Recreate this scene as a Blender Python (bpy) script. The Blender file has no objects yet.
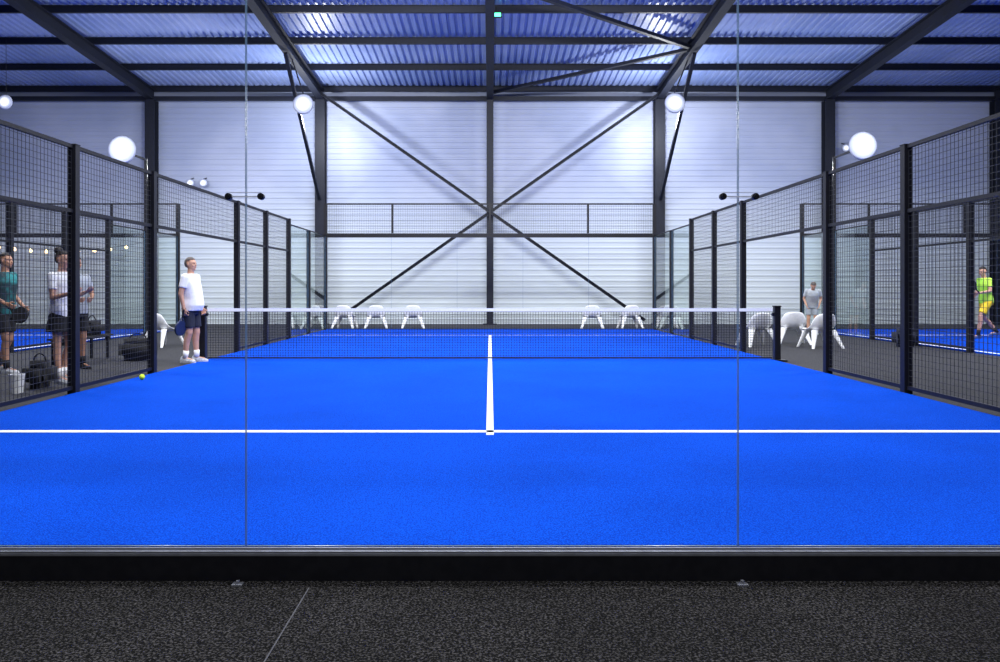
import bpy, bmesh, math, random
from mathutils import Vector, Matrix
random.seed(4)
S=bpy.context.scene
COL=S.collection
try:
    S.view_settings.view_transform='Standard'
    S.view_settings.look='None'
except Exception as e: print(e)

# ---------------- materials ----------------
def mat(name,c,rough=0.6,metal=0.0,c2=None,scale=20,emit=None,es=0,bump=0,spec=None,detail=3,lo=0.4,hi=0.6,big=None):
    m=bpy.data.materials.new(name); m.use_nodes=True
    nt=m.node_tree; b=nt.nodes['Principled BSDF']
    b.inputs['Base Color'].default_value=(*c,1)
    b.inputs['Roughness'].default_value=rough; b.inputs['Metallic'].default_value=metal
    if spec is not None: b.inputs['Specular IOR Level'].default_value=spec
    if emit: 
        b.inputs['Emission Color'].default_value=(*emit,1); b.inputs['Emission Strength'].default_value=es
    if c2 is None: c2=tuple(min(1,x*1.12+0.002) for x in c)
    tc=nt.nodes.new('ShaderNodeTexCoord'); n=nt.nodes.new('ShaderNodeTexNoise')
    n.inputs['Scale'].default_value=scale; n.inputs['Detail'].default_value=detail
    r=nt.nodes.new('ShaderNodeValToRGB')
    r.color_ramp.elements[0].position=lo; r.color_ramp.elements[1].position=hi
    r.color_ramp.elements[0].color=(*c,1); r.color_ramp.elements[1].color=(*c2,1)
    nt.links.new(tc.outputs['Object'],n.inputs['Vector']); nt.links.new(n.outputs['Fac'],r.inputs['Fac'])
    out=r.outputs['Color']
    if big:
        n2=nt.nodes.new('ShaderNodeTexNoise'); n2.inputs['Scale'].default_value=big[0]; n2.inputs['Detail'].default_value=5
        r2=nt.nodes.new('ShaderNodeValToRGB'); r2.color_ramp.elements[0].position=.35; r2.color_ramp.elements[1].position=.65
        r2.color_ramp.elements[0].color=(big[1],)*3+(1,); r2.color_ramp.elements[1].color=(1,1,1,1)
        mx=nt.nodes.new('ShaderNodeMixRGB'); mx.blend_type='MULTIPLY'; mx.inputs[0].default_value=1
        nt.links.new(tc.outputs['Object'],n2.inputs['Vector']); nt.links.new(n2.outputs['Fac'],r2.inputs[0])
        nt.links.new(out,mx.inputs[1]); nt.links.new(r2.outputs[0],mx.inputs[2]); out=mx.outputs[0]
    nt.links.new(out,b.inputs['Base Color'])
    if bump:
        bp=nt.nodes.new('ShaderNodeBump'); bp.inputs['Strength'].default_value=bump; bp.inputs['Distance'].default_value=0.01
        nt.links.new(n.outputs['Fac'],bp.inputs['Height']); nt.links.new(bp.outputs['Normal'],b.inputs['Normal'])
    return m
def glassmat(name,base=0.045,tint=(0.97,0.99,0.985)):
    m=bpy.data.materials.new(name); m.use_nodes=True; nt=m.node_tree; nt.nodes.clear()
    o=nt.nodes.new('ShaderNodeOutputMaterial'); mx=nt.nodes.new('ShaderNodeMixShader')
    t=nt.nodes.new('ShaderNodeBsdfTransparent'); t.inputs[0].default_value=(*tint,1)
    g=nt.nodes.new('ShaderNodeBsdfGlossy'); g.inputs['Roughness'].default_value=0.0
    lw=nt.nodes.new('ShaderNodeLayerWeight'); lw.inputs[0].default_value=0.5
    p=nt.nodes.new('ShaderNodeMath'); p.operation='POWER'; p.inputs[1].default_value=5
    ml=nt.nodes.new('ShaderNodeMath'); ml.operation='MULTIPLY_ADD'; ml.inputs[1].default_value=0.8; ml.inputs[2].default_value=base
    L=nt.links.new
    L(lw.outputs['Facing'],p.inputs[0]); L(p.outputs[0],ml.inputs[0]); L(ml.outputs[0],mx.inputs[0])
    L(t.outputs[0],mx.inputs[1]); L(g.outputs[0],mx.inputs[2]); L(mx.outputs[0],o.inputs[0])
    return m
M={}
M['turf']=mat('blue_turf',(0.001,0.034,0.40),0.95,c2=(0.004,0.110,0.78),scale=120,detail=12,bump=0.6,spec=0.04,lo=0.38,hi=0.64,big=(0.7,0.84))
M['line']=mat('white_line',(0.78,0.8,0.85),0.8,c2=(0.9,0.9,0.92),scale=60)
M['dark']=mat('black_steel',(0.007,0.007,0.010),0.45,metal=0.0,spec=.3)
M['steel']=mat('dark_navy_steel',(0.006,0.008,0.017),0.55,metal=0.0,spec=.3)
M['wire']=mat('dark_grey_wire',(0.022,0.023,0.027),0.5)
M['hall']=mat('dark_rubber_floor',(0.010,0.010,0.012),0.85,c2=(0.035,0.035,0.04),scale=45,detail=6,bump=0.5)
M['front']=mat('granulated_rubber_floor',(0.002,0.0018,0.0018),0.9,c2=(0.125,0.118,0.118),scale=95,detail=14,bump=1.0,lo=0.47,hi=0.77,spec=0.10,big=(1.2,.6))
M['alu']=mat('aluminium',(0.30,0.31,0.35),0.45,metal=0.8)
M['clearplate']=mat('clear_acrylic_plate',(0.55,0.58,0.66),0.3)
M['joint']=mat('floor_joint',(0.09,0.09,0.10),0.9,spec=.1)
M['white']=mat('white_plastic',(0.93,0.94,0.95),0.4)
M['nylon']=mat('net_cord',(0.012,0.012,0.02),0.7)
M['band']=mat('net_band_white',(0.95,0.95,0.95),0.7)
M['green']=mat('green_lamp',(0.1,0.9,0.4),0.4,emit=(0.05,1,0.35),es=6)
M['warm']=mat('warm_reflection',(1,0.8,0.5),0.4,emit=(1,0.68,0.32),es=5)
M['glass']=glassmat('clear_glass',0.05)
M['glassfar']=glassmat('clear_glass_panel',0.12,(0.93,0.985,0.965))
M['edge']=mat('glass_edge',(0.14,0.24,0.36),0.25,spec=0.6)
M['roof']=mat('blue_roof_sheet',(0.20,0.28,0.54),0.42,c2=(0.32,0.40,0.66),scale=0.5,lo=.35,hi=.65,detail=4)
M['skin']=mat('skin',(0.55,0.30,0.20),0.55,scale=8)
M['skin2']=mat('tanned_skin',(0.42,0.22,0.14),0.55,scale=8)
M['eye']=mat('eye_dark',(0.02,0.015,0.01),0.2)
M['lip']=mat('lips',(0.35,0.12,0.10),0.5)
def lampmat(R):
    # lamp lens with its halo painted in: emission fades towards the rim
    m=bpy.data.materials.new('lamp_lens_halo'); m.use_nodes=True; nt=m.node_tree; b=nt.nodes['Principled BSDF']
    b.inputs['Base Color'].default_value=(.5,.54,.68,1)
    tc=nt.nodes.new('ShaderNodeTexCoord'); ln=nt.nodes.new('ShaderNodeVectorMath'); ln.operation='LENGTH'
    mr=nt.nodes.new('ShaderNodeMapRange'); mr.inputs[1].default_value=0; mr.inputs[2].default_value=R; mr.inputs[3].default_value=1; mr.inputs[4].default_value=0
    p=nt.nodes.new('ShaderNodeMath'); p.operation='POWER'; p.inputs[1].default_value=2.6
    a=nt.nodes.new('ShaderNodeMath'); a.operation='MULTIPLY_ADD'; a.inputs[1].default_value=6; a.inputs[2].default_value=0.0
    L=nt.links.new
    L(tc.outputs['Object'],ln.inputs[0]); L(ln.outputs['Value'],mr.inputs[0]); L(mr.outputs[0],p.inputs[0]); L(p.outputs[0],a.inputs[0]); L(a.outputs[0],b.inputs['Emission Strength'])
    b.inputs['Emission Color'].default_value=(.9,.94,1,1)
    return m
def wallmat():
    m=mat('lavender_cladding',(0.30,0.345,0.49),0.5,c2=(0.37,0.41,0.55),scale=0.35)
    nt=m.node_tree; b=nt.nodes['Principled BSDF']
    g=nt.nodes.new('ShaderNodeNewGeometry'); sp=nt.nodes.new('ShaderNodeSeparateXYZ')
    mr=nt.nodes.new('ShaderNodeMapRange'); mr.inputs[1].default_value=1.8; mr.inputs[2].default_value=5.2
    mx=nt.nodes.new('ShaderNodeMixRGB'); mx.inputs[1].default_value=(0.64,0.70,0.73,1)  # paler towards the floor: brightness of the glass in front painted in
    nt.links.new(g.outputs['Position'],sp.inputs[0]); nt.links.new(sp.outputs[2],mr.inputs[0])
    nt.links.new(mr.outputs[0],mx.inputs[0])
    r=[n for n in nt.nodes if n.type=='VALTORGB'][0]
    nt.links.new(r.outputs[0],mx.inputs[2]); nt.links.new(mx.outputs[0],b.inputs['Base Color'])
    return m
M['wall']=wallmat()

# ---------------- helpers ----------------
def tag(o,label=None,cat=None,group=None,kind=None):
    if label: o['label']=label
    if cat: o['category']=cat
    if group: o['group']=group
    if kind: o['kind']=kind
def mk(name,bm,ms,parent=None,loc=(0,0,0),smooth=False,label=None,cat=None,group=None,kind=None,recalc=True):
    me=bpy.data.meshes.new(name)
    if recalc: bmesh.ops.recalc_face_normals(bm,faces=bm.faces[:])
    bm.to_mesh(me); bm.free()
    if not isinstance(ms,(list,tuple)): ms=[ms]
    for x in ms: me.materials.append(x)
    if smooth:
        for p in me.polygons: p.use_smooth=True
    o=bpy.data.objects.new(name,me); COL.objects.link(o); o.location=loc
    tag(o,label,cat,group,kind)
    if parent: o.parent=parent
    return o
def empty(name,loc,label,cat,group=None):
    o=bpy.data.objects.new(name,None); o.location=loc; o.empty_display_size=0.1; COL.objects.link(o)
    tag(o,label,cat,group); return o
def bbox(bm,c,s,mi=0):
    c=Vector(c); hx,hy,hz=s[0]/2,s[1]/2,s[2]/2
    v=[bm.verts.new(c+Vector((x*hx,y*hy,z*hz))) for x in(-1,1) for y in(-1,1) for z in(-1,1)]
    fs=[(0,1,3,2),(4,6,7,5),(0,4,5,1),(2,3,7,6),(0,2,6,4),(1,5,7,3)]
    for f in fs:
        F_=bm.faces.new([v[i] for i in f]); F_.material_index=mi
def box(name,c,s,m,**k):
    bm=bmesh.new(); bbox(bm,(0,0,0),s); return mk(name,bm,m,loc=c,**k)
def frame(d,up=Vector((0,0,1))):
    d=Vector(d).normalized()
    if abs(d.dot(up))>0.99: up=Vector((0,1,0))
    x=d.cross(up).normalized(); y=x.cross(d).normalized()
    return x,y,d
def prism(bm,p0,p1,sec,up=Vector((0,0,1))):
    p0=Vector(p0);p1=Vector(p1); x,y,d=frame(p1-p0,up)
    a=[bm.verts.new(p0+x*u+y*v) for u,v in sec]; b=[bm.verts.new(p1+x*u+y*v) for u,v in sec]
    n=len(sec)
    for i in range(n): bm.faces.new((a[i],a[(i+1)%n],b[(i+1)%n],b[i]))
    bm.faces.new(a[::-1]); bm.faces.new(b)
def isec(w,h,tf=0.02,tw=0.014):
    return [(-w/2,-h/2),(w/2,-h/2),(w/2,-h/2+tf),(tw/2,-h/2+tf),(tw/2,h/2-tf),(w/2,h/2-tf),(w/2,h/2),(-w/2,h/2),(-w/2,h/2-tf),(-tw/2,h/2-tf),(-tw/2,-h/2+tf),(-w/2,-h/2+tf)]
def rsec(w,h): return [(-w/2,-h/2),(w/2,-h/2),(w/2,h/2),(-w/2,h/2)]
def csec(r,n=12): return [(r*math.cos(2*math.pi*i/n),r*math.sin(2*math.pi*i/n)) for i in range(n)]
def bar(name,p0,p1,sec,m,up=Vector((0,0,1)),parent=None,**k):
    p0=Vector(p0);p1=Vector(p1)
    off=Vector(parent.location) if parent else Vector((0,0,0))
    bm=bmesh.new(); prism(bm,Vector((0,0,0)),p1-p0,sec,up); return mk(name,bm,m,loc=p0-off,parent=parent,**k)

# ---------------- measured layout ----------------
F=771.0; H=1.266; G=3.724
NETY=13.6; ENDY=23.72; WALLY=27.75
FL=-0.03; FF=-0.135
def W(px,depth): return (px-490)/F*depth
def ZH(py,depth): return H+(288-py)/F*depth

# ---------------- room shell ----------------
bm=bmesh.new(); bbox(bm,(0,16.0,-0.15),(48,24.6,0.24)); mk('floor',bm,M['hall'],kind='structure')
bm=bmesh.new(); bbox(bm,(0,-2.2,FF-0.06),(48,11.78,0.12)); mk('floor.001',bm,M['front'],kind='structure')
bm=bmesh.new(); bbox(bm,(-0.845,0.7,FF+0.001),(0.006,5.8,0.002)); mk('trim_1',bm,M['joint'],kind='structure')
def roofz(y): return 8.50+(27.5-y)*0.061
def corr_wall(name,p0,p1,z0,z1,per,dep,m,nrm):
    bm=bmesh.new(); prev=None; z=z0; pts=[]
    while z<z1:
        pts+= [(z,0),(z+per*0.55,0),(z+per*0.65,dep),(z+per*0.9,dep)]
        z+=per
    pts.append((z1,0))
    for (zz,d) in pts:
        a=bm.verts.new(Vector((*p0,zz))+nrm*d); b=bm.verts.new(Vector((*p1,zz))+nrm*d)
        if prev: bm.faces.new((prev[0],prev[1],b,a))
        prev=(a,b)
    return mk(name,bm,m,kind='structure')
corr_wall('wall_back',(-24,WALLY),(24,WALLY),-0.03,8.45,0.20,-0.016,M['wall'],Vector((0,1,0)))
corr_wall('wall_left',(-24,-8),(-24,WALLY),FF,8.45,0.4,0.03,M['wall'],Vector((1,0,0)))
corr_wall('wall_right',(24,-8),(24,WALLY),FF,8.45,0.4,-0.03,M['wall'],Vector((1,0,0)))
corr_wall('wall_front',(-24,-8),(24,-8),FF,10.6,0.4,0.03,M['steel'],Vector((0,1,0)))
bm=bmesh.new(); prev=None; x=-24; per=0.22
pts=[]
while x<24:
    pts+=[(x,0),(x+per*0.45,0),(x+per*0.58,0.05),(x+per*0.87,0.05)]; x+=per
for xx,d in pts:
    a=bm.verts.new((xx,-8,roofz(-8)+d)); b=bm.verts.new((xx,WALLY+.05,roofz(WALLY)+d))
    if prev: bm.faces.new((prev[0],prev[1],b,a))
    prev=(a,b)
mk('ceiling',bm,M['roof'],kind='structure')

# steel structure
for i,X in enumerate((-18,-12,-6,0,6,12,18)):
    w=0.34 if X else 0.24
    bm=bmesh.new(); prism(bm,(0,0,0),(0,0,7.95),isec(w,0.36 if X else .24,0.03,0.03),Vector((0,1,0)))
    bbox(bm,(0,0,0.015),(0.5,0.5,0.03))
    mk('steel_column',bm,M['steel'],loc=(X,27.35,FL),label='dark painted steel I column standing against the clad wall',cat='column',group='hall steel columns')
    bm=bmesh.new(); prism(bm,(0,0,0),(0,-35.2,35.2*0.061),isec(0.24,0.38,0.03,0.03))
    mk('roof_rafter',bm,M['steel'],loc=(X,27.5,8.11),label='dark steel I rafter carrying the sloping roof',cat='beam',group='roof rafters')
y=27.6
while y>-8:
    bar('roof_purlin',(-23.9,y,roofz(y)-0.1),(23.9,y,roofz(y)-0.1),isec(0.09,0.2,0.015,0.03),M['steel'],label='long dark steel purlin under the corrugated roof',cat='beam',group='roof purlins')
    y-=2.25
bar('eaves_beam',(-23.9,27.5,8.02),(23.9,27.5,8.02),rsec(0.16,0.14),M['steel'],label='dark steel eaves beam along top of the wall',cat='beam')
for s in(-1,1):
    yy=27.02 if s>0 else 26.90
    bar('wall_brace',(5.9*s,yy,3.92+.7*5.9),(-5.4*s,yy,3.92-.7*5.4),isec(0.17,0.10,0.02,0.03),M['steel'],label='diagonal dark steel wall brace crossing another one',cat='brace',group='wall cross braces')
    bar('knee_brace',(6*s,27.1,4.4),(6*s,22.6,8.15),rsec(0.10,0.10),M['steel'],label='slanted steel knee brace from column up to rafter',cat='brace',group='knee braces')
def rz(y): return 8.18+(27.5-y)*0.061
for a,b in (((0,27.3),(6,23.1)),((6,23.0),(0,18.6)),((0,18.4),(6,14)),):
    bar('roof_brace',(a[0],a[1],rz(a[1])-0.02),(b[0],b[1],rz(b[1])-0.02),rsec(0.13,0.10),M['steel'],label='diagonal dark steel brace under the roof',cat='brace',group='roof braces')

# ---------------- courts ----------------
def turf(cx,lab,side=0):
    o=box('court_turf',(cx,(G+ENDY)/2+0.02,-0.012),(10.0,ENDY-G-0.1,0.03),M['turf'],label=lab,cat='court floor',group='blue courts')
    z=0.0055+0.012
    y0=o.location.y
    def ln(c,s): 
        l=box('court_line',(0,0,0),(s[0],s[1],0.003),M['line'],parent=o); l.location=(c[0],c[1]-y0,z)
    ln((0,6.78),(9.98,0.10)); ln((0,20.65),(9.98,0.10))
    ln((0,(6.62+NETY)/2),(0.065,NETY-6.62)); ln((0,(20.75+NETY)/2),(0.065,20.75-NETY))
    if side: ln((side*4.9,(G+ENDY)/2),(0.08,ENDY-G-.4))
    return o
turf(0,'bright blue artificial turf padel court with white lines')
turf(-14.65,'blue artificial turf of the neighbouring court behind fence',1)
turf(14.65,'blue artificial turf of the neighbouring court behind fence',-1)

def post(x,y,h,w=0.10,z0=FL):
    bm=bmesh.new(); prism(bm,(0,0,0),(0,0,h-z0),rsec(w,w),Vector((0,1,0))); bbox(bm,(0,0,0.006),(w+0.02,w+0.08,0.012))
    bbox(bm,(0,0,h-z0+0.005),(w+0.012,w+0.012,0.01))
    return mk('fence_post',bm,M['dark'],loc=(x,y,z0),label='square black steel fence post with base plate',cat='fence post',group='court fence posts')
def fence(p0,p1,z0,z1,rails,cell=0.07,wr=0.0045,rw=0.045,ups=()):
    p0=Vector((*p0,0)); p1=Vector((*p1,0)); d=(p1-p0); L=d.length; d.normalize()
    p0=p0+d*0.056; p1=p1-d*0.056; L=(p1-p0).length
    e=empty('mesh_fence_panel',(p0.x,p0.y,z0),'black welded wire mesh fence panel between steel posts','fence','mesh fence panels')
    for r in rails:
        bm=bmesh.new(); prism(bm,Vector((0,0,r-z0)),d*L+Vector((0,0,r-z0)),rsec(rw,rw)); mk('rail',bm,M['dark'],parent=e)
    for u in ups:
        bm=bmesh.new(); prism(bm,d*u+Vector((0,0,0)),d*u+Vector((0,0,z1-z0)),rsec(.06,.06),Vector((0,1,0))); mk('upright',bm,M['dark'],parent=e)
    bm=bmesh.new(); n=max(1,int(L/cell))
    for i in range(n+1):
        q=d*(L*i/n); prism(bm,q,q+Vector((0,0,z1-z0)),rsec(wr,wr),Vector((0,1,0)))
    n=int((z1-z0)/cell)
    for i in range(n+1):
        q=Vector((0,0,(z1-z0)*i/n)); prism(bm,q,q+d*L,rsec(wr,wr))
    mk('wire_mesh',bm,M['wire'],parent=e)
def gpanel(p0,p1,z0,z1,m,th=0.012,gap=0.004,parent=None,name='glass_panel',kind=None,edges_only=False):
    # edges_only: perfectly clear pane, only its polished rim is modelled
    p0=Vector((*p0,0)); p1=Vector((*p1,0)); d=(p1-p0); L=d.length; d.normalize()
    bm=bmesh.new(); n=Vector((-d.y,d.x,0))
    c=(p0+p1)/2; c.z=(z0+z1)/2
    hl=L/2-gap; hz=(z1-z0)/2
    off=Vector(parent.location) if parent else Vector((0,0,0))
    if edges_only:
        r=0.0011; th=.007
        for sx in(-1,1):
            a=d*sx*(hl-r); prism(bm,a+Vector((0,0,-hz)),a+Vector((0,0,hz)),[(-r,-th/2),(r,-th/2),(r,th/2),(-r,th/2)],n)
        for sz in(-1,1):
            a=Vector((0,0,sz*(hz-r))); prism(bm,a-d*(hl-2*r),a+d*(hl-2*r),rsec(th,2*r))
        return mk(name,bm,M['edge'],loc=c-off,parent=parent,kind=kind)
    V=lambda a,b,t: bm.verts.new(d*a*hl+Vector((0,0,b*hz))+n*t*th/2)
    A=[V(-1,-1,-1),V(1,-1,-1),V(1,1,-1),V(-1,1,-1)]; B=[V(-1,-1,1),V(1,-1,1),V(1,1,1),V(-1,1,1)]
    bm.faces.new(A); bm.faces.new(B[::-1])
    for i in range(4):
        f=bm.faces.new((A[i],A[(i+1)%4],B[(i+1)%4],B[i])); f.material_index=1
    return mk(name,bm,[m,M['edge']],loc=c-off,parent=parent,kind=kind)
GT=2.85; FT=3.0; MT=3.85; MR=2.2
ys=[7.5,9.37,11.55,15.42,17.4,19.37]
def gwall(loc):
    return empty('glass_wall',loc,'tempered clear glass wall of the padel court in black frame','glass wall','court glass walls')
def side(X,near=True):
    for y in [G+0.1]+ys+[21.5,ENDY]:
        if not near and y<8: continue
        post(X,y,GT if y>19.5 and y<23 else (MT if (y>23 or y<8) else FT))
    b=0.06
    if near:
        e=gwall((X,G+.1,0))
        gpanel((X,G+0.16),(X,5.6),0.03,GT,M['glass'],parent=e); gpanel((X,5.6),(X,7.44),0.03,GT,M['glass'],parent=e)
        fence((X,G+0.1),(X,7.5),GT+0.04,MT,(GT+0.04,MT))
        fence((X,7.5),(X,9.37),b,FT,(b,MR,FT-0.02))
    fence((X,9.37),(X,11.55),b,FT,(b,MR,FT-0.02))
    fence((X,11.55),(X,15.42),MR,FT,(MR,FT-0.02))
    fence((X,15.42),(X,17.4),b,FT,(b,MR,FT-0.02))
    fence((X,17.4),(X,19.37),b,FT,(b,MR,FT-0.02))
    for a,c in ((19.43,21.44),(21.56,ENDY-.06)):
        e=gwall((X,a,0))
        gpanel((X,a),(X,c),0.03,GT,M['glassfar'],parent=e)
        bar('top_rail',(X,a,GT+.02),(X,c,GT+.02),rsec(.03,.03),M['dark'],parent=e)
def back(x0,x1):
    xs=[x0+(x1-x0)*i/5 for i in range(6)]
    e=gwall((x0+.06,ENDY,0))
    for i in range(5):
        gpanel((xs[i]+(0.06 if i==0 else 0),ENDY),(xs[i+1]-(0.06 if i==4 else 0),ENDY),0.03,GT-0.03,M['glassfar'],parent=e,edges_only=True)
    bar('top_beam',(x0+0.06,ENDY,GT+0.03),(x1-0.06,ENDY,GT+0.03),rsec(0.10,0.12),M['dark'],parent=e)
    bar('base_rail',(x0+0.06,ENDY,0.0),(x1-0.06,ENDY,0.0),rsec(0.06,0.05),M['dark'],parent=e)
    fence((x0,ENDY),(x1,ENDY),GT+0.10,MT,(MT,),ups=(2.0,(x1-x0)/2-.056,x1-x0-2.1))
side(-5.06); side(5.06); back(-5.06,5.06)
side(-9.6,False); side(9.6,False); back(-19.6,-9.6); back(9.6,19.6)

# near glass wall: clear panes with polished rims, seams, connectors, base
SL=-1.178; SR=1.197
e=gwall((0,G,0))
for i,(a,b) in enumerate(((-5,-3.6),(-3.6,SL),(SL,SR),(SR,3.6),(3.6,5))):
    gpanel((a,G),(b,G),0.02,GT,M['glass'],gap=0.0018,parent=e,edges_only=True)
bar('top_beam',(-5.0,G,GT+0.06),(5.0,G,GT+0.06),rsec(0.08,0.1),M['dark'],parent=e)
for x in(SL,SR):
    z=ZH(197,G)
    e=empty('glass_connector',(x,G,z),'clear glass joint plate with two round black bolts','glass fitting','glass connectors')
    bm=bmesh.new(); bbox(bm,(0,-0.012,0.0),(0.13,0.006,0.006)); bbox(bm,(0,-0.012,0.02),(0.15,0.006,0.003)); mk('connector_plate',bm,M['clearplate'],parent=e)
    for k in(-1,1):
        bm=bmesh.new(); prism(bm,(k*0.078,-0.03,0),(k*0.078,-0.006,0),csec(0.016,20)); prism(bm,(k*0.078,-0.042,0),(k*0.078,-0.03,0),csec(0.010,12)); mk('bolt',bm,M['dark'],parent=e)
    bm=bmesh.new(); bbox(bm,(0,0,0.005),(0.05,0.04,0.010)); prism(bm,(0,0,0.010),(0,0,0.024),csec(0.009,6)); mk('anchor_bolt',bm,M['alu'],loc=(x-0.01,3.63,FF),label='steel anchor plate with hex bolt on the floor',cat='bolt',group='floor anchors')
e=empty('court_base_beam',(0,3.72,FF),'black steel base beam with aluminium edge under glass','base beam')
bm=bmesh.new(); bbox(bm,(0,0,0.06),(10.4,0.07,0.118)); mk('beam',bm,M['dark'],parent=e)
bm=bmesh.new(); bbox(bm,(0,0.0,0.125),(10.4,0.074,0.010)); bbox(bm,(0,-0.028,0.135),(10.4,0.010,0.012)); bbox(bm,(0,0.028,0.135),(10.4,0.010,0.010)); mk('aluminium_edge',bm,M['alu'],parent=e)

# net
e=empty('padel_net',(0,NETY,0),'black padel net with white top band between posts','net')
bm=bmesh.new(); nh=0.84; x0=-4.98; x1=4.98
N=210
for i in range(N+1):
    x=x0+(x1-x0)*i/N; bbox(bm,(x,0,0.03+nh/2),(0.006,0.004,nh))
for i in range(19): bbox(bm,(0,0,0.03+nh*i/18.5),(x1-x0,0.004,0.006))
mk('netting',bm,M['nylon'],parent=e)
bm=bmesh.new(); bbox(bm,(0,0,0.88),(x1-x0,0.014,0.055)); mk('top_band',bm,M['band'],parent=e)
bm=bmesh.new(); bbox(bm,(0,0,0.035),(x1-x0,0.01,0.025)); mk('bottom_band',bm,M['nylon'],parent=e)
for s in(-1,1):
    bm=bmesh.new(); bbox(bm,(s*5.06,0,0.475),(0.10,0.10,0.93)); bbox(bm,(s*5.06,0,0.945),(0.12,0.12,0.02)); bbox(bm,(s*5.11,0,-0.01),(0.2,0.2,0.03)); prism(bm,(s*5.0,-0.03,0.8),(s*5.0,0.03,0.8),csec(0.03))
    mk('net_post',bm,M['dark'],parent=e)

# ---------------- floodlights ----------------
def flood(x,y,z,top,lab,w=0.5,rod=.02):
    e=empty('floodlight',(x,y,z),lab,'lamp','hall floodlights')
    r=w*.5
    bm=bmesh.new(); prism(bm,(0,0.02,0),(0,0.08,0),csec(r*.75,28)); prism(bm,(0,0.08,0),(0,0.18,0),csec(r*.45,20))
    for i in range(5): bbox(bm,((i-2)*w/12,0.12,0),(0.012,0.08,w*0.4))
    mk('lamp_housing',bm,M['dark'],parent=e)
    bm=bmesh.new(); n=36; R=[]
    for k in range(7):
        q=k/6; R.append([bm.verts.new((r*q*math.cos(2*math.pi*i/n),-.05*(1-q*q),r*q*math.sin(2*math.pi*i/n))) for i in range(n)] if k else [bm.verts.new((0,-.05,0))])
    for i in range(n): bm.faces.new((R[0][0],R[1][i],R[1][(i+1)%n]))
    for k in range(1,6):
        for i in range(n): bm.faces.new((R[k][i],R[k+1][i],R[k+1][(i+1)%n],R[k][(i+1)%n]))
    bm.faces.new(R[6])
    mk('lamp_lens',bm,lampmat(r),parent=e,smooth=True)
    bm=bmesh.new()
    prism(bm,(0,0.06,r*.6),(0,0.06,r*1.02),rsec(.05,.03))
    if top is not None:
        prism(bm,(0,0.06,r*1.0),Vector(top)-Vector((x,y,z)),csec(rod))
    mk('bracket',bm,M['dark'],parent=e)
    return e
def added_glow(x,y,z,p,r=.15):  # point lamp added behind a floodlight to put a hotspot on the wall
    l=bpy.data.lights.new('added_wall_hotspot','POINT'); l.energy=p; l.shadow_soft_size=r; l.color=(.95,.97,1)
    o=bpy.data.objects.new('added_wall_hotspot',l); COL.objects.link(o); o.location=(x,y,z)
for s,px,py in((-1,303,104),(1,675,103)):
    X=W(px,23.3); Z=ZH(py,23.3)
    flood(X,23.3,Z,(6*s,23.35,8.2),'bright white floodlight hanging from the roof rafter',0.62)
    added_glow(X,25.2,Z-.1,420)
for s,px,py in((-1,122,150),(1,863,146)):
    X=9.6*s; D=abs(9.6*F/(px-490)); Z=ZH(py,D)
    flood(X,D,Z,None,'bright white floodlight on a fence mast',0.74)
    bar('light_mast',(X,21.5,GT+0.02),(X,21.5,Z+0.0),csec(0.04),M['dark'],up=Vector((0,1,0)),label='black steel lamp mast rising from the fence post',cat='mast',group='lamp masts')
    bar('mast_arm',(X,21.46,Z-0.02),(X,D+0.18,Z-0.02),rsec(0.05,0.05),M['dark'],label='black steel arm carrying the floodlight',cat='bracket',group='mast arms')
    added_glow(X,23.2,Z-.1,300)
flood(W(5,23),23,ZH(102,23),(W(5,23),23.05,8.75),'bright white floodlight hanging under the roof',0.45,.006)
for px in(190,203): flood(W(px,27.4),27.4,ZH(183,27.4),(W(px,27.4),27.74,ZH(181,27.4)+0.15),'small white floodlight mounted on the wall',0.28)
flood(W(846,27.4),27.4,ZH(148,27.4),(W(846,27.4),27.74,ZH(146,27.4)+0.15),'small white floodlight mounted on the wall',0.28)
e=empty('emergency_light',(W(497,20.7),20.75,ZH(14,20.7)),'small green glowing emergency light under a purlin','lamp')
bm=bmesh.new(); bbox(bm,(0,0.03,0),(0.26,0.05,0.14)); prism(bm,(0,0.03,0.07),(0,0.03,0.24),csec(0.01,8)); mk('lamp_housing',bm,M['dark'],parent=e)
bm=bmesh.new(); bbox(bm,(0,0,0),(0.2,0.012,0.09)); mk('lamp_lens',bm,M['green'],parent=e)
# added glowing beads standing in for warm lamp reflections
e=empty('lamp_reflections',(-12.2,27.05,2.85),'small warm glowing beads standing in for lamp reflections in glass','lamp reflections')
bm=bmesh.new(); NP=24
pt=lambda t: Vector((-5.6*t,0,-.25*4*t*(1-t)))
for i in range(NP): prism(bm,pt(i/NP),pt((i+1)/NP),csec(.008,6))
mk('added_cable',bm,M['dark'],parent=e)
for i in range(9):
    p=pt(.1+.1*i)+Vector((0,0,-.07)); bm=bmesh.new(); bmesh.ops.create_uvsphere(bm,u_segments=14,v_segments=10,radius=.055); prism(bm,(0,0,.03),(0,0,.075),csec(.016,8)); mk('added_glow',bm,M['warm'],parent=e,loc=p,smooth=True)

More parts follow.
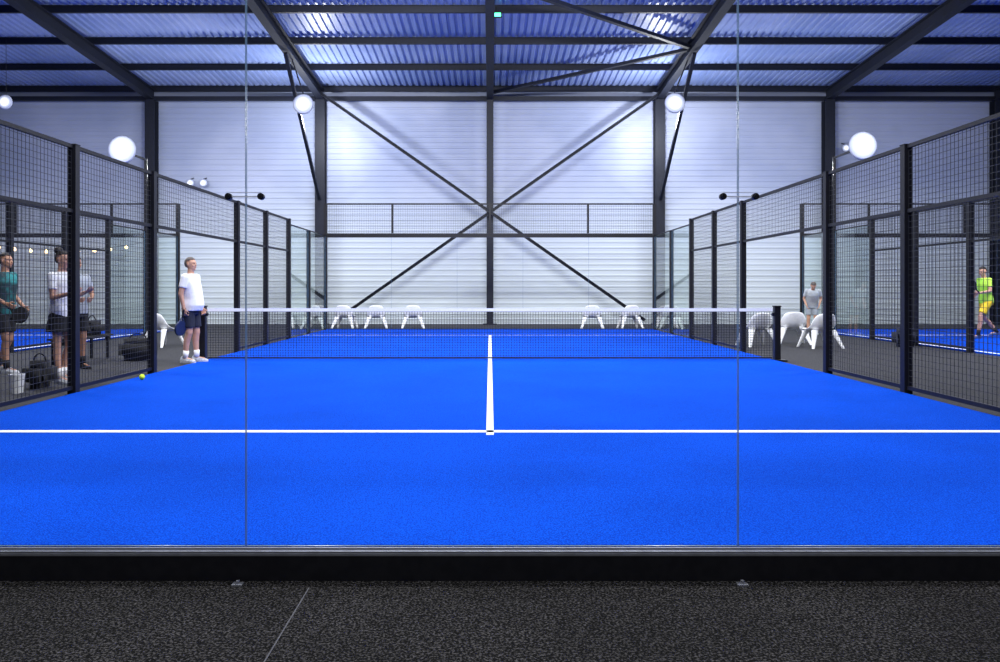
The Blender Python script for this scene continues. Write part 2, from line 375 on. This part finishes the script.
# ---------------- chairs ----------------
CS=0.92
def chair_parts():
    prof=[(-.33,.82),(-.29,.70),(-.24,.57),(-.18,.46),(-.06,.39),(.06,.375),(.18,.385),(.29,.405),(.335,.385)]
    wid=[.215,.26,.30,.325,.335,.335,.33,.32,.30]
    bm=bmesh.new(); grid=[]
    for j,((y,z),w) in enumerate(zip(prof,wid)):
        row=[]
        for i in range(9):
            u=(i-4)/4
            wrap=(1-j/8.0)
            yy=y+0.10*abs(u)**2.5*wrap; zz=z+0.06*abs(u)**3*(1 if 2<=j<=7 else 0.2)-(0.05*abs(u)**3 if j==0 else 0)
            row.append(bm.verts.new((u*w*CS,yy*CS,zz*CS)))
        grid.append(row)
    for j in range(8):
        for i in range(8): bm.faces.new((grid[j][i],grid[j][i+1],grid[j+1][i+1],grid[j+1][i]))
    return bm
def apply_mods(o):
    dg=bpy.context.evaluated_depsgraph_get(); dg.update()
    me=bpy.data.meshes.new_from_object(o.evaluated_get(dg)); o.modifiers.clear(); o.data=me
def make_chair(loc,rot):
    e=empty('lounge_chair',loc,'white moulded plastic low lounge chair with splayed legs','chair','white lounge chairs')
    e.rotation_euler=(0,0,rot)
    s=mk('seat_shell',chair_parts(),M['white'],parent=e,smooth=True)
    m=s.modifiers.new('s','SOLIDIFY'); m.thickness=0.022; m.offset=0
    m=s.modifiers.new('b','SUBSURF'); m.levels=1; m.render_levels=1
    apply_mods(s)
    for p in s.data.polygons: p.use_smooth=True
    for sx in(-1,1):
        for fy in(-1,1):
            bm=bmesh.new()
            top=Vector((sx*0.225,0.21,0.388)); bot=Vector((sx*0.36,0.34,0.0))
            if fy<0: top=Vector((sx*0.225,-0.15,0.42)); bot=Vector((sx*0.38,-0.34,0))
            # three rings: broad moulded shoulder, knee, foot
            rings=((0.0,.085,.055),(0.45,.060,.040),(1.0,.034,.026))
            R=[]
            for t,wx,wy in rings:
                c=top.lerp(bot,t)
                R.append([bm.verts.new((c+Vector((wx*math.cos(2*math.pi*i/12),wy*math.sin(2*math.pi*i/12),0)))*CS) for i in range(12)])
            for k in range(2):
                for i in range(12): bm.faces.new((R[k][i],R[k][(i+1)%12],R[k+1][(i+1)%12],R[k+1][i]))
            bm.faces.new(R[0]); bm.faces.new(R[2][::-1])
            mk('leg',bm,M['white'],parent=e,smooth=False)
    return e
c0=make_chair((W(314,24.7),24.7,FL),0.05)
def dup(root,loc,rot,label=None):
    r=root.copy(); COL.objects.link(r); r.location=loc; r.rotation_euler=(0,0,rot)
    if label: r['label']=label
    for c in root.children:
        k=c.copy(); COL.objects.link(k); k.parent=r; k.matrix_parent_inverse=c.matrix_parent_inverse.copy()
    return r
for px,D,rot in((345,24.7,-0.1),(376,24.6,0.15),(413,24.7,0.1),(592,24.6,-0.1),(630,24.7,0.1),(672,24.7,-0.35),(163,17.2,-0.5),(757,17.3,0.2)):
    dup(c0,(W(px,D),D,FL),rot)
dup(c0,(W(820,16.8),16.8,FL),0.15)
dup(c0,(W(792,17.9),17.9,FL),-0.15)

# ---------------- people ----------------
def sph(bm,c,r,seg=16,rings=10,rot=None):
    c=Vector(c); mtx=Matrix.Translation(c)@(rot if rot else Matrix.Identity(4))@Matrix.Diagonal((r[0],r[1],r[2],1))
    bmesh.ops.create_uvsphere(bm,u_segments=seg,v_segments=rings,radius=1,matrix=mtx)
def cap(bm,p0,p1,r0,r1,flat=False,n=14):
    p0=Vector(p0);p1=Vector(p1); x,y,d=frame(p1-p0)
    rings=[]
    L=(p1-p0).length
    if flat: prof=[(0,r0),(L,r1)]
    else:
        prof=[(-r0*math.cos(a),r0*math.sin(a)) for a in(0.25,0.7,1.1)]+[(0,r0),(L,r1)]+[(L+r1*math.sin(a),r1*math.cos(a)) for a in(0.45,0.9,1.3)]
    for t,r in prof: rings.append([bm.verts.new(p0+d*t+x*r*math.cos(2*math.pi*i/n)+y*r*math.sin(2*math.pi*i/n)) for i in range(n)])
    for k in range(len(rings)-1):
        for i in range(n): bm.faces.new((rings[k][i],rings[k][(i+1)%n],rings[k+1][(i+1)%n],rings[k+1][i]))
    bm.faces.new(rings[0][::-1]); bm.faces.new(rings[-1])
def loft(bm,rings,T=lambda p:p,n=24):
    R=[]
    for z,hw,hd,yo in rings:
        R.append([bm.verts.new(T(Vector((hw*math.copysign(abs(math.cos(t))**0.85,math.cos(t)),yo+hd*math.copysign(abs(math.sin(t))**0.85,math.sin(t)),z)))) for t in [2*math.pi*i/n for i in range(n)]])
    for k in range(len(R)-1):
        for i in range(n): bm.faces.new((R[k][i],R[k][(i+1)%n],R[k+1][(i+1)%n],R[k+1][i]))
    bm.faces.new(R[0][::-1]); bm.faces.new(R[-1])
def remesh(name,bm,m,parent,vox,scale,sm=3,label=None):
    bmesh.ops.scale(bm,vec=(scale,)*3,verts=bm.verts[:])
    o=mk(name,bm,m,parent=parent)
    r=o.modifiers.new('r','REMESH'); r.mode='VOXEL'; r.voxel_size=vox; r.use_smooth_shade=True
    s=o.modifiers.new('s','SMOOTH'); s.iterations=sm; s.factor=0.5
    apply_mods(o)
    for p in o.data.polygons: p.use_smooth=True
    if label: o['label']=label
    return o
def hand(bm,w,d,n,curl=0.5,sd=1):
    d=d.normalized(); n=(n-d*n.dot(d)).normalized(); s=d.cross(n).normalized()*sd
    for k,(o,l) in enumerate(((-.031,.036),(-.0105,.044),(.0105,.047),(.031,.041))):
        a=w+d*0.01+s*o*0.7; b=w+d*0.09+s*o
        cap(bm,a,b,0.014,0.0115,n=10)
        ang=curl*0.7; c=b+(d*math.cos(ang)+n*math.sin(ang))*l+s*o*0.12
        cap(bm,b,c,0.0095,0.0085,n=8)
        ang=curl*1.9; e2=c+(d*math.cos(ang)+n*math.sin(ang))*l*0.8
        cap(bm,c,e2,0.0085,0.0075,n=8)
    a=w+d*0.03+s*0.025; b=a+(d*0.6+s*0.75+n*0.3).normalized()*0.045; c=b+(d*0.9+s*0.2+n*0.4).normalized()*0.032
    cap(bm,a,b,0.013,0.0105,n=8); cap(bm,b,c,0.0105,0.0085,n=8)
def person(label,loc,rot,Ht,J={},dz=0,lean=0,head=0,nod=0,belly=0,shirt=None,shirt_m=None,shorts_m=None,shorts_len=0.75,skirt=False,shoe_m=None,sock_m=None,skin='skin',hair_m=None,hairlen='short',trousers=False,slim=1.0,curl=0.5,palm=None):
    sc=Ht/1.75
    hipz=0.92+dz
    Rl=Matrix.Rotation(-lean,3,'X'); hip=Vector((0,0,hipz))
    T=lambda p: hip+Rl@(p-Vector((0,0,0.92)))
    Rh=Matrix.Rotation(head,3,'Z')@Matrix.Rotation(-nod,3,'X'); nk=Vector((0,0,1.50))
    TH=lambda p: T(nk+Rh@(p-nk))
    j={}
    for s,k in((1,'R'),(-1,'L')):
        j['sh'+k]=T(Vector((s*.175*slim,-.005,1.415)))
        j['el'+k]=T(Vector(J['el'+k]) if 'el'+k in J else Vector((s*.235,-.03,1.13)))
        j['wr'+k]=T(Vector(J['wr'+k]) if 'wr'+k in J else Vector((s*.245,.05,.885)))
        j['hp'+k]=Vector((s*.085,0,.90+dz))
        j['kn'+k]=Vector(J['kn'+k]) if 'kn'+k in J else Vector((s*.10,.02,.49))
        j['an'+k]=Vector(J['an'+k]) if 'an'+k in J else Vector((s*.115,-.02,.085))
    ft={k:J.get('ft'+k,(0.12*(1 if k=='R' else -1),1.0)) for k in 'RL'}
    bm=bmesh.new()
    b=belly
    tor=[(0.84,.12,.09,0),(0.92,.155*slim,.11,0),(1.04,.135*slim,.095+b*.8,b*.7),(1.2,.145*slim,.105+b*.4,b*.4),(1.33,.165*slim,.105,0),(1.41,.155*slim,.085,-.005),(1.455,.085,.06,-.005),(1.48,.055,.055,0)]
    loft(bm,tor,T)
    cap(bm,T(Vector((0,-.01,1.43))),TH(Vector((0,0,1.57))),0.056,0.052)
    def hs(c,r):
        b2=bmesh.new(); sph(b2,c,r)
        for v in b2.verts: v.co=TH(v.co)
        me=bpy.data.meshes.new('t'); b2.to_mesh(me); b2.free(); bm.from_mesh(me); bpy.data.meshes.remove(me)
    hs((0,-.01,1.655),(.074,.094,.095)); hs((0,.015,1.60),(.060,.074,.072)); hs((0,.045,1.562),(.036,.042,.030))
    hs((0,.088,1.625),(.012,.018,.020)); hs((0,.082,1.645),(.008,.012,.026)); hs((0,.066,1.672),(.045,.02,.012))
    for s in(-1,1):
        hs((s*.076,-.01,1.635),(.009,.018,.030)); hs((s*.035,.062,1.615),(.022,.02,.018))
    hs((0,.082,1.592),(.022,.008,.006))
    for s,k in((1,'R'),(-1,'L')):
        cap(bm,j['sh'+k],j['el'+k],.050*slim,.038*slim); cap(bm,j['el'+k],j['wr'+k],.038*slim,.025)
        d=(j['wr'+k]-j['el'+k]).normalized()
        n=Vector(palm[k]) if palm and k in palm else Vector((-s,0.25,0))
        hand(bm,j['wr'+k],d,n,curl,sd=1 if s>0 else -1)
        cap(bm,j['hp'+k],j['kn'+k],.082*slim,.054*slim); 
        mid=j['kn'+k]*0.68+j['an'+k]*0.32+Vector((0,-.018,0))
        cap(bm,j['kn'+k],mid,.050*slim,.052*slim); cap(bm,mid,j['an'+k],.050*slim,.034)
        f=Vector((ft[k][0],ft[k][1],0)).normalized()
        cap(bm,j['an'+k]+Vector((0,0,-.025)),j['an'+k]+f*.13+Vector((0,0,-.045)),.035,.026)
    root=remesh('person',bm,M[skin],None,0.0075,sc,2)
    tag(root,label,'person')
    root.location=loc; root.rotation_euler=(0,0,rot)
    for s in(-1,1):
        bm=bmesh.new(); sph(bm,TH(Vector((s*.030,.079,1.648))),(.010,.006,.006),10,6); bmesh.ops.scale(bm,vec=(sc,)*3,verts=bm.verts[:]); mk('eye',bm,M['eye'],parent=root,smooth=True)
    bm=bmesh.new(); sph(bm,TH(Vector((0,.089,1.590))),(.021,.005,.005),10,6); bmesh.ops.scale(bm,vec=(sc,)*3,verts=bm.verts[:]); mk('mouth',bm,M['lip'],parent=root,smooth=True)
    if hair_m:
        bm=bmesh.new(); sph(bm,(0,-.014,1.660),(.083,.102,.103),28,20)
        kill=[v for v in bm.verts if (v.co.y>-.03 and v.co.z<1.700+ (0.02 if v.co.y>0.03 else 0) and v.co.y>-.02+ (1.70-v.co.z)*-0.35+0.0) or v.co.z<1.585]
        bmesh.ops.delete(bm,geom=kill,context='VERTS')
        if hairlen=='bun': sph(bm,(0,-.09,1.755),(.056,.056,.050),16,10)
        for v in bm.verts: v.co=TH(v.co)*sc
        o=mk('hair',bm,M[hair_m],parent=root,smooth=True)
        sm=o.modifiers.new('s','SOLIDIFY'); sm.thickness=0.006; sm.offset=-1; apply_mods(o)
    if shirt_m:
        bm=bmesh.new(); a=.022
        loft(bm,[(0.86,.165*slim+a*.5,.115+a+b*.4,b*.3),(0.95,.165*slim+a*.6,.115+a+b*.8,b*.7),(1.06,.142*slim+a,.10+a+b*.9,b*.75),(1.2,.15*slim+a,.11+a+b*.4,b*.4),(1.33,.17*slim+a,.11+a,0),(1.41,.165*slim+a,.088+a,-.005),(1.45,.105+a,.065+a,-.005),(1.478,.066,.066,0)],T)
        for s,k in((1,'R'),(-1,'L')):
            p=j['sh'+k].lerp(j['el'+k],0.62 if shirt!='long' else 0.98); cap(bm,j['sh'+k],p,.066*slim,.060*slim,flat=True)
            sph(bm,j['sh'+k],(.066*slim,.066*slim,.066*slim),14,10)
            if shirt=='long': cap(bm,j['el'+k],j['wr'+k],.056,.038)
        remesh('shirt',bm,M[shirt_m],root,0.010,sc,2)
    if shorts_m:
        bm=bmesh.new(); a=.018
        T2=(lambda p: p+Vector((0,0,dz)))
        loft(bm,[(0.80,.14*slim+a,.10+a,0),(0.90,.16*slim+a,.115+a,0),(1.0,.15*slim+a*.6,.105+a*.6+b*.4,b*.4)],T2)
        for s,k in((1,'R'),(-1,'L')):
            cap(bm,j['hp'+k],j['hp'+k].lerp(j['kn'+k],shorts_len),.098*slim,.088*slim,flat=True); sph(bm,j['hp'+k],(.096*slim,)*3)
        if skirt: loft(bm,[(0.68,.20,.17,.0),(0.80,.185,.15,0),(0.92,.165,.13,0)],T2)
        remesh('skirt' if skirt else 'shorts',bm,M[shorts_m],root,0.010,sc,2)
    for s,k in((1,'R'),(-1,'L')):
        f=Vector((ft[k][0],ft[k][1],0)).normalized(); an=j['an'+k]; base=Vector((an.x,an.y,an.z-.085)); sx=Vector((f.y,-f.x,0))
        bm=bmesh.new()
        secs=[(-.075,.030,.035,.085),(-.055,.036,.0,.105),(0.0,.038,0,.100),(.06,.043,0,.075),(.12,.047,0,.058),(.165,.040,0,.048),(.190,.022,.006,.034)]
        R=[]
        for t,w,zb,zt in secs:
            zb=0
            R.append([bm.verts.new(base+f*t+sx*w*u+Vector((0,0,zb+(zt-zb)*v))) for u,v in((-1,.0),(1,.0),(1.02,.45),(.6,.95),(0,1.0),(-.6,.95),(-1.02,.45))])
        for q in range(len(R)-1):
            for i in range(7): bm.faces.new((R[q][i],R[q][(i+1)%7],R[q+1][(i+1)%7],R[q+1][i]))
        bm.faces.new(R[0][::-1]); bm.faces.new(R[-1]); 
        bmesh.ops.scale(bm,vec=(sc,)*3,verts=bm.verts[:])
        mk('shoe',bm,M[shoe_m or 'white'],parent=root,smooth=False)
        if sock_m:
            bm=bmesh.new(); cap(bm,an+Vector((0,0,-.01)),an.lerp(j['kn'+k],0.28),.043,.048,flat=True); bmesh.ops.scale(bm,vec=(sc,)*3,verts=bm.verts[:]); mk('sock',bm,M[sock_m],parent=root,smooth=True)
    MW=Matrix.Translation(loc)@Matrix.Rotation(rot,4,'Z')
    return root,{k:MW@(v*sc) for k,v in j.items()}
def racket(grip,d,face,m,label):
    d=Vector(d).normalized(); n=Vector(face); n=(n-d*n.dot(d)).normalized(); s=d.cross(n)
    e=empty('padel_racket',grip,label,'racket')
    g=Vector((0,0,0))
    bm=bmesh.new(); prism(bm,g-d*.06,g+d*.08,csec(.016,10)); mk('handle',bm,M['dark'],parent=e)
    bm=bmesh.new()
    for sg in(-1,1): prism(bm,g+d*.07+s*.006*sg,g+d*.15+s*.05*sg,rsec(.018,.026),n)
    c=g+d*.25; N=28
    R=[[bm.verts.new(c+s*.125*q*math.cos(2*math.pi*i/N)+d*.13*q*math.sin(2*math.pi*i/N)+n*.018*k) for i in range(N)] for q,k in((.97,-1),(1,-.5),(1,.5),(.97,1))]
    for q in range(3):
        for i in range(N): bm.faces.new((R[q][i],R[q][(i+1)%N],R[q+1][(i+1)%N],R[q+1][i]))
    bm.faces.new(R[0][::-1]); bm.faces.new(R[3]); mk('racket_head',bm,m,parent=e)
M['tee_white']=mat('white_cotton',(0.86,0.86,0.87),0.85,scale=15)
M['tee_teal']=mat('dark_teal_shirt',(0.010,0.035,0.045),0.8,c2=(0.02,0.22,0.22),scale=4)
M['tee_grey']=mat('grey_shirt',(0.35,0.38,0.42),0.85)
M['tee_pale']=mat('pale_grey_shirt',(0.5,0.53,0.56),0.85)
M['tee_lime']=mat('lime_shirt',(0.35,0.75,0.05),0.7,scale=5,c2=(0.55,0.85,0.08))
M['yellow']=mat('yellow_shorts',(0.85,0.58,0.02),0.7)
M['navy']=mat('navy_shorts',(0.008,0.011,0.028),0.8)
M['black']=mat('black_cloth',(0.010,0.010,0.012),0.85)
M['hair_d']=mat('dark_hair',(0.015,0.010,0.008),0.6)
M['hair_g']=mat('grey_brown_hair',(0.10,0.08,0.07),0.6)
M['shoe_g']=mat('grey_white_shoe',(0.45,0.47,0.52),0.6,c2=(0.7,0.72,0.75),scale=30)
M['shoe_b']=mat('blue_shoe',(0.03,0.06,0.2),0.6)
M['racket_b']=mat('dark_blue_racket',(0.01,0.02,0.07),0.5)
def rotf(dx,dy): return math.atan2(dy,dx)-math.pi/2
D=13.15
r,j=person('man in white t-shirt and navy shorts standing in court gate',(W(191,D),D,0.004),rotf(1,-0.12),1.78,
  J={'elR':(.235,-.05,1.14),'wrR':(.22,-.01,.90),'elL':(-.23,-.02,1.14),'wrL':(-.22,.08,.90),'anR':(.10,-.05,.085),'anL':(-.10,.05,.085),'knL':(-.09,.05,.49)},
  head=-0.1,belly=.045,shirt_m='tee_white',shorts_m='navy',shorts_len=.78,shoe_m='shoe_g',sock_m='tee_white',hair_m='hair_g',curl=1.0,slim=1.06)
racket(j['wrR']+Vector((0.0,-.03,-.08)),(-0.15,-.05,-1),(1,-.35,0),M['racket_b'],'dark blue padel racket held low in the hand')
D=11.8
r,j=person('dark-haired man in teal and black shirt walking with racket',(W(4,D),D,FL),rotf(1,-0.05),1.83,
  J={'elR':(.24,-.06,1.14),'wrR':(.21,.17,1.02),'elL':(-.25,-.04,1.14),'wrL':(-.22,.14,.97),'knR':(.10,.10,.49),'anR':(.11,.12,.085),'anL':(-.11,-.16,.10)},
  shirt_m='tee_teal',shorts_m='black',shoe_m='shoe_g',sock_m='black',skin='skin2',hair_m='hair_d',curl=1.0,lean=.04)
racket(j['wrR']+Vector((0.06,-.03,-.06)),(1,-.3,-.5),(0,-1,0.2),M['black'],'black padel racket held at waist height')
D=10.6
r,j=person('dark-haired woman in white top and black skirt, forearms forward',(W(62,D),D,FL),rotf(0.98,-0.25),1.80,
  J={'elR':(.20,.04,1.13),'wrR':(.17,.30,1.19),'elL':(-.20,.03,1.15),'wrL':(-.14,.24,1.20),'anR':(.11,.07,.085),'anL':(-.11,-.09,.085)},
  shirt_m='tee_white',shorts_m='black',skirt=True,shorts_len=.35,shoe_m='shoe_g',sock_m='tee_white',skin='skin',hair_m='hair_d',hairlen='bun',slim=.92,nod=.12,palm={'R':(0,0,1),'L':(0,0,1)},curl=.5)
D=12.3
r,j=person('dark-haired person in black shorts and grey top behind woman',(W(76,D),D,FL),rotf(0.8,-0.6),1.80,
  J={'elR':(.24,.02,1.15),'wrR':(.13,.22,1.10),'elL':(-.24,.02,1.15),'wrL':(-.13,.22,1.10)},
  shirt_m='tee_grey',shorts_m='black',shoe_m='black',sock_m='black',skin='skin2',hair_m='hair_d',slim=.92,curl=.7)
D=19.4
r,j=person('player in lime shirt and yellow shorts striding on blue court',(W(986,D),D,0.004),rotf(-1,-0.08),1.80,
  J={'elR':(.25,-.12,1.17),'wrR':(.22,.10,1.06),'elL':(-.25,.06,1.16),'wrL':(-.20,.30,1.14),'knR':(.10,-.02,.50),'anR':(.10,-.36,.15),'knL':(-.10,.22,.54),'anL':(-.10,.28,.085)},
  shirt_m='tee_lime',shorts_m='yellow',shorts_len=.8,shoe_m='shoe_b',sock_m='black',skin='skin',hair_m='hair_d',curl=1.0,lean=.10,nod=.2,head=.3)
racket(j['wrL']+Vector((-.07,-.05,.04)),(-.8,-.4,.6),(0.3,-1,0),M['black'],'black padel racket held across the body')
r,j=person('person in pale grey t-shirt stooping forward behind white chairs',(W(812,21.6),21.6,FL),rotf(-.3,-.95),1.60,
  J={'elR':(.24,.02,1.15),'wrR':(.18,.22,1.05),'elL':(-.24,.02,1.15),'wrL':(-.18,.22,1.05)},
  shirt_m='tee_pale',shorts_m='tee_grey',shoe_m='shoe_g',hair_m='hair_g',lean=.62,nod=.2)

# ---------------- small things ----------------
M['ball']=mat('ball_felt',(0.65,0.85,0.05),0.9,scale=40)
D=10.6
bm=bmesh.new(); sph(bm,(0,0,0),(.038,)*3,20,14); mk('tennis_ball',bm,M['ball'],loc=(W(142,D),D,0.005+.038),smooth=True,label='yellow-green felt ball lying on the blue turf',cat='ball')
BX,BY=-7.2,13.6
e=empty('bench',(BX,BY,FL),'low black bench beside the fence','bench')
for k in range(3):
    bm=bmesh.new(); bbox(bm,((k-1)*.13,0,.43),(.11,1.5,.03)); mk('seat_slat',bm,M['black'],parent=e)
for sy in(-1,1):
    bm=bmesh.new(); bbox(bm,(0,sy*.62,.40),(.36,.05,.028)); mk('cross_bar',bm,M['dark'],parent=e)
    for sx in(-1,1):
        bm=bmesh.new(); bbox(bm,(sx*.15,sy*.62,.193),(.04,.04,.386)); mk('leg',bm,M['dark'],parent=e)
def bag(loc,s,m,label,rot=0):
    e=empty('sports_bag',loc,label,'bag'); e.rotation_euler=(0,0,rot)
    bm=bmesh.new(); bbox(bm,(0,0,s[2]/2),s); bmesh.ops.bevel(bm,geom=bm.edges[:],offset=min(s)*.28,segments=4,affect='EDGES'); mk('bag_body',bm,m,parent=e,smooth=True)
    bm=bmesh.new(); N=10
    pr=[(s[0]*.22*math.cos(math.pi*i/N),s[2]*.96+.10*math.sin(math.pi*i/N)) for i in range(N+1)]
    R=[[bm.verts.new((x*(1+k*.08),q*.012,z+k*.006)) for k,q in((-1,-1),(-1,1),(1,1),(1,-1))] for x,z in pr]
    for i in range(N):
        for q in range(4): bm.faces.new((R[i][q],R[i][(q+1)%4],R[i+1][(q+1)%4],R[i+1][q]))
    bm.faces.new(R[0]); bm.faces.new(R[-1][::-1])
    mk('bag_handle',bm,M['dark'],parent=e)
    return e
bag((BX,BY+.35,FL+.446),(.30,.50,.26),M['black'],'black sports bag lying on the bench')
bag((BX,BY-.3,FL+.446),(.28,.40,.30),M['navy'],'navy sports bag lying on the bench')
bag((W(40,10.0),10.0,FL),(.34,.40,.36),M['black'],'black sports bag on the floor beside the fence',.1)
bag((W(138,13.8),13.8,FL),(.62,.34,.40),M['black'],'black sports bag standing on dark floor by fence',.2)
bag((9.15,17.0,FL),(.5,.34,.42),M['navy'],'dark blue sports bag on dark floor',0)
D=9.5
e=empty('bucket',(W(17,D),D,FL),'small white plastic bucket on the dark floor','bucket')
bm=bmesh.new(); N=24
R=[[bm.verts.new((r*math.cos(2*math.pi*i/N),r*math.sin(2*math.pi*i/N),z)) for i in range(N)] for r,z in((.065,0),(.085,.22),(.091,.22),(.091,.235),(.081,.235),(.062,.01))]
for q in range(5):
    for i in range(N): bm.faces.new((R[q][i],R[q][(i+1)%N],R[q+1][(i+1)%N],R[q+1][i]))
bm.faces.new(R[0][::-1]); bm.faces.new(R[-1]); mk('bucket_body',bm,M['white'],parent=e,smooth=False)

# ---------------- lights ----------------
def area(x,y,z,sx,sy,p,rx=0,rz=0,c=(0.95,0.97,1)):
    l=bpy.data.lights.new('unseen_fill_light','AREA'); l.shape='RECTANGLE'; l.size=sx; l.size_y=sy; l.energy=p; l.color=c  # unseen area lamp without a body, added to brighten courts and walls
    o=bpy.data.objects.new('unseen_fill_light',l); COL.objects.link(o); o.location=(x,y,z); o.rotation_euler=(rx,0,rz)
area(0,16.5,8.3,5,1.5,900,math.radians(22)); area(0,8,8.6,6,1.5,900,0)
for X in(-13.5,13.5):
    area(X,15.5,8.0,6,1.5,950,math.radians(5))
area(0,12,8.2,16,0.8,1350,math.radians(54))
area(0,0.6,8.8,8,1.5,800,0)
w=bpy.data.worlds.new('w'); S.world=w; w.use_nodes=True
w.node_tree.nodes['Background'].inputs[0].default_value=(0.15,0.2,0.45,1); w.node_tree.nodes['Background'].inputs[1].default_value=0.2

cam=bpy.data.cameras.new('camera'); co=bpy.data.objects.new('camera',cam); COL.objects.link(co); S.camera=co
co.location=(0,0,H); co.rotation_euler=(math.pi/2,0,0)
cam.sensor_width=36; cam.lens=36*F/1000; cam.shift_x=0.010; cam.shift_y=-0.043; cam.clip_start=0.02; cam.clip_end=200
